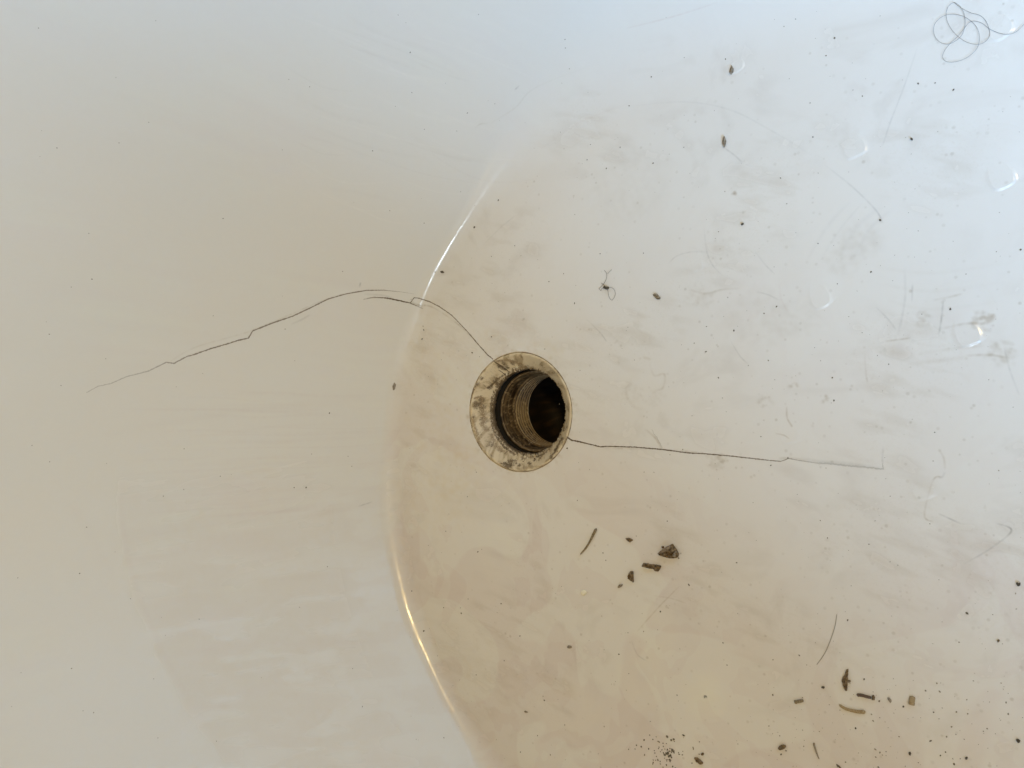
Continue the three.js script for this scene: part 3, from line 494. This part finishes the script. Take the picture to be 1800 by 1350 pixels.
// largest flake: folded bark with a pale outer face and a crumbly end
{
  const all = zd([[1070, 552], [1110, 515], [1160, 480], [1218, 452], [1262, 500], [1290, 560], [1278, 595], [1235, 606], [1185, 604], [1125, 588]]);
  const c = chip(all, 3.0, 31, { sharp: 0.1, rough: 0.35, ridge: [0.45, 0.9, -0.0006] });
  const t = thing('bark_flake', 'largest dark brown triangular bark flake lying on the floor below the drain', 'flake', null, c.c.toArray());
  part('body', c.g, BARK, t);
  const face = chip(zd([[1085, 548], [1120, 515], [1165, 482], [1214, 458], [1215, 490], [1180, 520], [1130, 545]]), 1.0, 32, { sharp: 0.1, rough: 0.2 });
  const f = part('outer_face', face.g, BARKPALE, t); f.position.copy(face.c).sub(c.c); f.position.y += 0.0034; f.rotation.x = -0.25;
  for (const [x, y, a, b, s] of [[1230, 520, 14, 20, 41], [1255, 565, 18, 16, 42], [1215, 570, 16, 14, 43], [1265, 535, 10, 18, 44]]) {
    const k = chip(ellipsePx(980 + x / 6, 880 + y / 6, a / 6, b / 6, 20, s), 1.3, s); const q = part('crumb', k.g, s % 2 ? BARK : HUSK, t); q.position.copy(k.c).sub(c.c); q.position.y += 0.0029;
  }
}
single('bark_chip', 'brown oblong bark chip with a broad pale end, just below the largest flake', 'chip', BARK, chip(zd([[892, 688], [910, 655], [955, 660], [1000, 668], [1050, 672], [1098, 684], [1090, 720], [1062, 748], [1020, 720], [950, 706]]), 1.4, 51, { sharp: 0.1 }));
single('bark_chip', 'small teardrop shaped brown chip, lower left of the oblong chip', 'chip', BARK, chip(zd([[744, 812], [756, 770], [775, 740], [806, 742], [806, 790], [812, 858], [775, 842]]), 1.5, 52, { sharp: 0.15 }));
single('brown_crumb', 'small dark double crumb between the curved stalk and the largest flake', 'crumb', BARK, chip(zd([[720, 400], [745, 390], [768, 394], [802, 412], [788, 425], [768, 438], [742, 420]]), 1.0, 53));
single('brown_crumb', 'little grey brown crumb just below the teardrop shaped chip', 'crumb', HUSK, chip(zd([[640, 908], [655, 884], [690, 880], [684, 900], [655, 918]]), 0.9, 54));
single('brown_crumb', 'tiny crumb touching the upper left side of the largest flake', 'crumb', BARK, chip(ellipsePx(1165.5, 961.5, 2.4, 1.9, 0, 55), 0.8, 55));
single('stalk', 'curved greenish brown stalk standing alone below the drain hole', 'stalk', STEM, stalk(zd([[240, 570], [300, 500], [350, 420], [385, 350], [415, 292]]), 0.42, 0.95, 0.1, 0.7, 0.35));
single('pale_drop', 'round cream coloured dried drop below the curved greenish stalk', 'dried drop', PALE, chip(ellipsePx(1026.5, 1041.5, 5.2, 5, 0, 57, 12), 0.7, 57, { facets: false, rough: 0.1 }));
{
  const c = chip(zs([[722, 400], [728, 360], [752, 335], [768, 275], [788, 268], [785, 340], [782, 420], [776, 500], [760, 505], [735, 450]]), 1.1, 58, { sharp: 0.2, rough: 0.3 });
  const t = thing('seed_husk', 'upright split seed husk with a side nub, lower right of the floor', 'husk', null, c.c.toArray());
  part('shell', c.g, BARK, t);
  const a = stalk(zs([[745, 480], [748, 420], [758, 350], [775, 290]]), 0.35, 0.2, 0.6); const b = part('rib', a.g, STRAW, t); b.position.copy(a.c).sub(c.c);
  const k = chip(ellipsePx(1492.5, 1197, 3.6, 2, 0, 59), 0.9, 59); const q = part('nub', k.g, HUSK, t); q.position.copy(k.c).sub(c.c);
}
{
  const s = stalk(zs([[876, 545], [930, 548], [980, 562], [1030, 575]]), 0.85, 0.75, 0.05, 0.75, 0.2);
  const t = thing('twig', 'short dark brown twig with a knobbed end, right of the seed husk', 'twig', null, s.c.toArray());
  part('shaft', s.g, skinOf([0.05, 0.035, 0.025], [0.16, 0.11, 0.08], 4, 9, 29), t);
  const k = chip(zs([[1036, 562], [1056, 545], [1070, 570], [1066, 595], [1040, 592]]), 1.3, 60); const q = part('knob', k.g, BARK, t); q.position.copy(k.c).sub(s.c);
}
single('straw', 'curved tan straw piece below the dark brown twig', 'straw', STRAW, stalk(zs([[690, 650], [760, 690], [840, 712], [910, 722], [968, 722]]), 0.6, 1.05, 0.05, 0.7, 0.3));
single('straw', 'stubby tan straw piece, leftmost of the debris group in the lower right', 'straw', STEM, stalk(zs([[220, 622], [265, 612], [316, 604]]), 0.95, 0.8, 0.05, 0.7));
single('straw', 'short upright tan fragment, rightmost of the debris group in the lower right', 'straw', STRAW, stalk(zs([[1455, 655], [1460, 600], [1466, 560]]), 1.35, 1.2, 0.05, 0.5));
single('grey_crumb', 'faint grey brown crumb between the twig and the rightmost upright fragment', 'crumb', GREYBIT, chip(zs([[1198, 575], [1225, 578], [1245, 610], [1232, 632], [1210, 600]]), 0.5, 61));
single('brown_crumb', 'small dark crumb left of the seed husk', 'crumb', DARK, chip(zs([[502, 470], [515, 455], [540, 465], [528, 480]]), 0.7, 62));
single('brown_crumb', 'rounded dark crumb near the bottom edge, below the stubby straw piece', 'crumb', BARK, chip(zs([[48, 1105], [75, 1075], [110, 1066], [136, 1085], [118, 1110], [80, 1124]]), 1.3, 63));
single('brown_crumb', 'long dark crumb at the bottom edge, left of the rounded crumb', 'crumb', BARK, chip([[1221, 1331], [1226, 1331], [1233, 1336], [1237, 1341], [1233, 1343], [1225, 1338]], 1.1, 64));
single('brown_crumb', 'tiny crumb just above the long dark crumb at the bottom edge', 'crumb', BARK, chip(ellipsePx(1235.5, 1325, 2.6, 2.2, 0, 65), 0.8, 65));
single('plant_fibre', 'thin brown fibre with a thick head at the bottom, below the curved straw', 'fibre', GREYBIT, stalk(zs([[425, 1050], [432, 1085], [455, 1160], [480, 1225]]), 0.55, 0.25));
single('brown_crumb', 'thin dark sliver cut by the bottom edge, right of the thin fibre', 'crumb', BARK, chip(zs([[662, 1276], [690, 1290], [715, 1318], [700, 1322], [675, 1296]]), 0.8, 66));
single('brown_crumb', 'dark crumb near the lower right corner, above the bottom edge', 'crumb', DARK, chip(ellipsePx(1789.5, 1301, 3.2, 2.8, 0, 67), 1.1, 67));
single('brown_crumb', 'dark crumb at the bottom, left of the corner crumb', 'crumb', DARK, chip(ellipsePx(1699, 1332, 2.2, 1.9, 0, 68), 0.8, 68));
single('brown_crumb', 'slanting black crumb below the rightmost upright fragment', 'crumb', DARK, chip(ellipsePx(1599.5, 1324, 2, 3.2, -20, 69), 0.7, 69));
single('brown_crumb', 'twinned dark crumb by the right edge, below the slanting scratches', 'crumb', DARK, chip([[1786, 1026], [1788, 1023], [1791, 1025], [1794, 1024], [1793, 1029], [1789, 1030]], 0.8, 70));
single('brown_crumb', 'reddish brown speck near the right edge, left of the lowest disc', 'crumb', BARK, chip(ellipsePx(1755, 1126, 2.2, 2.2, 0, 71), 0.6, 71));
single('seed', 'pale pointed husk at the top, with a bright glint beside it', 'husk', HUSK, chip([[1287, 116], [1290, 122], [1289, 128], [1285, 132], [1282, 126], [1284, 120]], 1.1, 72, { ridge: [0.9, 0.2] }));
single('seed', 'pale oval husk with a fine scratch leading from its foot', 'husk', HUSK, chip([[1274, 240], [1277, 248], [1275, 258], [1273, 260], [1270, 251], [1271, 243]], 1.1, 73, { ridge: [0.9, 0.2] }));
single('brown_chip', 'small brown rectangular chip right of the black tangled speck', 'chip', STEM, chip(zk([[890, 468], [908, 456], [935, 462], [972, 502], [962, 518], [935, 518], [905, 490]]), 1.1, 74, { sharp: 0.1 }));
single('grey_crumb', 'greyish oval fleck on the fold at the left of the drain', 'crumb', GREYBIT, chip([[693, 672], [696, 676], [694, 684], [691, 686], [690, 679]], 0.5, 75));
single('dark_crumb', 'black leaf shaped crumb in the upper right, above the rubbed marks', 'crumb', DARK, chip(ellipsePx(1305.5, 394, 2.8, 1.4, -40, 76), 0.7, 76));
single('dark_crumb', 'dark oval crumb left of the upper right disc', 'crumb', DARK, chip(ellipsePx(1603, 245, 2.7, 1.6, 35, 77), 0.8, 77));
single('dark_crumb', 'black comma shaped crumb lying on the bright fold line', 'crumb', DARK, chip([[774, 477], [778, 476], [781, 479], [779, 480], [775, 479]], 0.5, 78));
single('dark_crumb', 'small black crumb beside the top of the bright fold line', 'crumb', DARK, chip(ellipsePx(834, 399.5, 1.8, 1.1, -60, 79), 0.5, 79));
single('dark_crumb', 'dark crumb at the end of a curved scratch in the upper right', 'crumb', DARK, chip(ellipsePx(1547.5, 387, 1.6, 1.5, 0, 80), 0.6, 80));
single('dark_crumb', 'black crumb inside the disc at the middle of the right side', 'crumb', DARK, chip(ellipsePx(1670.5, 543.5, 1.7, 2.0, 0, 81), 0.7, 81));
single('dark_crumb', 'green brown crumb with a shadowed nick, low on the floor under the pale drop', 'crumb', GREYBIT, chip(ellipsePx(1001.5, 1137, 4, 2.6, 0, 82), 0.7, 82));
single('grey_crumb', 'faint double crumb near the bottom, left of the dust cluster', 'crumb', GREYBIT, chip(ellipsePx(925, 1251, 3.4, 1.6, 20, 83), 0.4, 83));

// hairs
const hairMat = mat(0.11, 0.105, 0.105, 0.45), finehair = mat(0.30, 0.285, 0.25, 0.5);
{
  const px = [[1850, 300], [1800, 330], [1720, 410], [1640, 452], [1560, 460], [1490, 450], [1410, 420], [1340, 385], [1240, 312], [1130, 285], [1070, 312], [1010, 385], [930, 480], [820, 588], [745, 690], [728, 760], [770, 815], [850, 828], [960, 805], [1080, 745], [1180, 645], [1212, 540], [1205, 440], [1165, 350], [1090, 275], [990, 222], [870, 195], [740, 220], [640, 300], [608, 400], [640, 510], [720, 578], [800, 588], [890, 555], [970, 485], [1015, 385], [1024, 270], [995, 150], [935, 70], [870, 42], [815, 75], [780, 150], [782, 260], [830, 370], [920, 480], [1050, 568], [1190, 594], [1280, 565], [1345, 480], [1335, 380], [1290, 275], [1215, 210], [1100, 180], [1010, 135], [940, 90], [878, 38]].map(([x, y]) => [1560 + x / 7.5, y / 7.5]);
  const o = hit(...px[28]).p;
  const m = new THREE.Mesh(hairGeometry(px, 0.068, 0.9, o), hairMat); m.name = numbered('hair'); m.position.copy(o); m.castShadow = true; scene.add(m);
  tag(m, 'long dark hair coiled in loops in the upper right corner', 'hair');
}
{
  const o = hit(1067, 506).p, t = thing('hair_tangle', 'black knot of lint with loose curled hairs, upper right of the drain', 'hair tangle', null, o.toArray());
  for (const [x, y, a, b, s] of [[385, 390, 15, 13, 91], [412, 398, 17, 14, 92], [400, 402, 16, 10, 93]]) { const k = chip(ellipsePx(1000 + x / 6, 440 + y / 6, a / 6, b / 6, 10, s), 1.5, s); const q = part('knot', k.g, DARK, t); q.position.copy(k.c).sub(o); }
  for (const l of [[[375, 210], [398, 240], [402, 280], [385, 330], [350, 375], [320, 405]], [[320, 405], [340, 424], [348, 405], [362, 402], [385, 395]], [[420, 392], [460, 398], [486, 425], [490, 470], [475, 508], [455, 526], [435, 508], [422, 475], [414, 430], [405, 400]], [[345, 345], [370, 365], [395, 390]], [[455, 205], [430, 228], [412, 250]]]) part('strand', hairGeometry(zk(l), 0.1, 0.4, o), hairMat, t);
}
{
  const px = [[1471, 1080], [1468, 1100], [1461, 1122], [1450, 1148], [1436, 1168]], o = hit(...px[2]).p, m = new THREE.Mesh(hairGeometry(px, 0.15, 0.05, o), finehair);
  m.name = numbered('hair'); m.position.copy(o); scene.add(m); tag(m, 'short pale curved hair above the seed husk', 'hair');
}
// dust specks nobody could count
{
  const spots = [];
  const marked = [[579, 726, 2.2], [655, 265, 1.8], [721, 92, 1.6], [392, 384, 1.6], [100, 260, 1.4], [1145, 135, 2], [1467, 67, 2.2], [1452, 98, 1.7], [1614, 147, 2.2], [1676, 158, 2], [1516, 169, 1.8], [1429, 241, 2], [1372, 313, 1.5], [1343, 551, 2], [1290, 581, 2.3], [1241, 618, 2.2], [1263, 664, 2], [1463, 664, 2], [1466, 704, 2], [1365, 539, 2.2], [1531, 478, 2], [1472, 499, 1.8], [1643, 760, 1.8], [1794, 439, 2.4], [1438, 428, 1.5], [876, 352, 1.8], [1010, 533, 2.2], [1131, 445, 1.6], [1242, 574, 1.6], [1442, 915, 1.8], [1295, 989, 1.8], [1211, 1028, 2.4], [1161, 1075, 2.6], [1065, 985, 1.7], [1060, 972, 1.5], [1700, 1078, 2.6], [1490, 1090, 2], [1271, 1130, 2], [1405, 1152, 2], [1278, 1169, 1.8], [1519, 1194, 2], [1588, 1242, 2.6], [1641, 1252, 1.8], [1504, 1280, 2.2], [1373, 1326, 2.2], [1677, 1343, 2.2], [1653, 1328, 1.8], [1662, 1322, 1.8], [1088, 1150, 2.2], [1119, 1310, 2], [1105, 1317, 1.6], [997, 788, 2.4], [830, 620, 2.2], [864, 592, 2], [745, 580, 2], [742, 596, 2], [724, 1039, 1.7], [517, 857, 1.7], [538, 857, 2.4], [745, 1109, 2.2], [780, 1068, 1.6], [840, 970, 1.8], [811, 1078, 2], [881, 1061, 1.7], [914, 1118, 1.5], [637, 1242, 1.6], [915, 1322, 1.7], [957, 1231, 1.8], [945, 1293, 1.5], [140, 1008, 1.4], [287, 872, 1.4], [1173, 916, 1.8], [1193, 981, 1.8], [1385, 805, 2], [1355, 818, 1.6], [965, 495, 1.6], [1055, 446, 1.5], [905, 432, 1.5], [1038, 254, 1.6], [1090, 259, 1.6], [1066, 296, 1.8], [1032, 281, 2], [1148, 287, 1.8], [1202, 259, 1.5]];
  for (const [u, v, r] of marked) spots.push([u, v, r * 0.72, 0.78]);
  const r2 = rng(5);
  for (let i = 0; i < 520; i++) { const u = 720 + 1080 * r2(), v = 1350 * Math.pow(r2(), 0.7); const s = r2(); spots.push([u, v, 0.45 + 0.75 * s * s * s, 0.1 + 0.6 * r2()]); }
  for (let i = 0; i < 60; i++) spots.push([720 * r2(), 1350 * r2(), 0.5 + 0.6 * r2(), 0.4]);
  for (let i = 0; i < 95; i++) { const t = r2() * 6.283, d = Math.abs(r2() + r2() - 1); spots.push([1172 + Math.cos(t) * d * 70, 1325 + Math.sin(t) * d * 48, 0.7 + 2.6 * r2() * r2() * r2() + 0.2, 0.5 + 0.45 * r2()]); }
  for (let i = 0; i < 110; i++) { const u = 1350 + 430 * r2(), v = 1190 + 160 * r2(); spots.push([u, v, 0.5 + 1.2 * Math.pow(r2(), 4), 0.15 + 0.5 * r2()]); }
  const g = new THREE.IcosahedronGeometry(1, 1), p = g.attributes.position; for (let i = 0; i < p.count; i++) { const k = 1 + 0.25 * N2(p.getX(i) * 2.1 + 3, p.getY(i) * 2.1 + p.getZ(i)); p.setXYZ(i, p.getX(i) * k, p.getY(i) * k, p.getZ(i) * k); } g.computeVertexNormals();
  const ok = spots.map((s) => [s, hit(s[0], s[1])]).filter(([, h]) => h.where !== 'recess');
  const im = new THREE.InstancedMesh(g, mat(1, 1, 1, 0.85), ok.length), m4 = new THREE.Matrix4(), q = new THREE.Quaternion(), q2 = new THREE.Quaternion(), Y = new THREE.Vector3(0, 1, 0), c = new THREE.Color();
  ok.forEach(([s, h], i) => {
    const k = h.p.distanceTo(EYE) / FOCAL * s[2] * 0.85; q.setFromUnitVectors(Y, h.n); q2.setFromAxisAngle(Y, r2() * 6.28); q.multiply(q2);
    m4.compose(h.p.clone().addScaledVector(h.n, k * 0.25), q, new THREE.Vector3(k * (0.8 + 0.7 * r2()), k * 0.5, k * (0.7 + 0.3 * r2()))); im.setMatrixAt(i, m4);
    const d = s[3], l = r2(); c.setRGB(0.02 + (1 - d) * 0.3 + 0.03 * l, 0.017 + (1 - d) * 0.27 + 0.024 * l, 0.012 + (1 - d) * 0.21 + 0.014 * l); im.setColorAt(i, c);
  });
  im.name = 'dust_specks'; im.userData.kind = 'stuff'; tag(im, 'fine dark dust and grit specks scattered over the tub floor', 'dust'); im.receiveShadow = true; scene.add(im);
}

// ---------------------------------------------------------------- added boxes that hold window light off the tub, outside the frame
function shadeBox(x0, x1, z0, depth, h, label) {
  const w = x1 - x0, t = thing('added_shade_box', label, 'shadeBox', null, [(x0 + x1) / 2, -0.14, z0]);
  const body = new THREE.BoxGeometry(w, h, depth); body.translate(0, h / 2, depth / 2 + 0.02);
  const wood = mat(0.55, 0.43, 0.30, 0.55); part('carcass', body, wood, t);
  for (const k of [-1, 1]) {
    const d = new THREE.BoxGeometry(w / 2 - 0.006, h - 0.02, 0.018); d.translate(k * w / 4, h / 2, 0.009); const m = part('door', d, wood, t);
    const hd = new THREE.CylinderGeometry(0.006, 0.006, 0.12, 16); hd.translate(k * 0.04, h * 0.55, -0.022); part('handle', hd, mat(0.6, 0.6, 0.6, 0.3, { metalness: 1 }), m);
  }
}
shadeBox(SHADE_BOX.x0, SHADE_BOX.x1, SHADE_BOX.z0, SHADE_BOX.depth, SHADE_BOX.h, 'wide low wooden box with doors, added unseen to shade the drain end of the tub');
shadeBox(1.26, 1.95, 0.60, 0.36, 1.75, 'tall wooden box with doors, added unseen to keep window light off the far end of the tub');  // second blocker, added only to cut blue bounce from the far end

// ---------------------------------------------------------------- the lights as things, outside the frame
function fitting(name, label, category, s, depth, back) {
  const t = thing(name, label, category, null, s.at); t.lookAt(...s.to);
  const bar = (w, h, x, y) => { const g = new THREE.BoxGeometry(w, h, depth); g.translate(x, y, -depth / 2); return g; };
  const b = 0.04;
  part('frame', mergeGeometries([bar(b, s.h + 2 * b, -(s.w + b) / 2, 0), bar(b, s.h + 2 * b, (s.w + b) / 2, 0), bar(s.w - 0.002, b, 0, (s.h + b) / 2), bar(s.w - 0.002, b, 0, -(s.h + b) / 2)]), mat(0.75, 0.75, 0.73, 0.5), t);
  const g = new THREE.BoxGeometry(s.w - 0.006, s.h - 0.006, 0.006); g.translate(0, 0, -0.012);
  const e = mat(0.8, 0.8, 0.8, 0.4, { emissive: new THREE.Color().setRGB(...s.rgb), emissiveIntensity: 1.0 });
  part(back, g, e, t);
}
fitting('window', 'daylight window with a white frame above the side of the tub', 'window', WINDOW, 0.05, 'pane');
fitting('added_glint_light', 'small square light panel added high above the tub for the cool glint on the fold', 'added_glint_light', GLINT_LIGHT, 0.05, 'pane');
fitting('ceiling_lamp', 'square warm ceiling lamp above the tub', 'lamp', LAMP, 0.05, 'lamp_shade');

renderer.render(scene, camera);
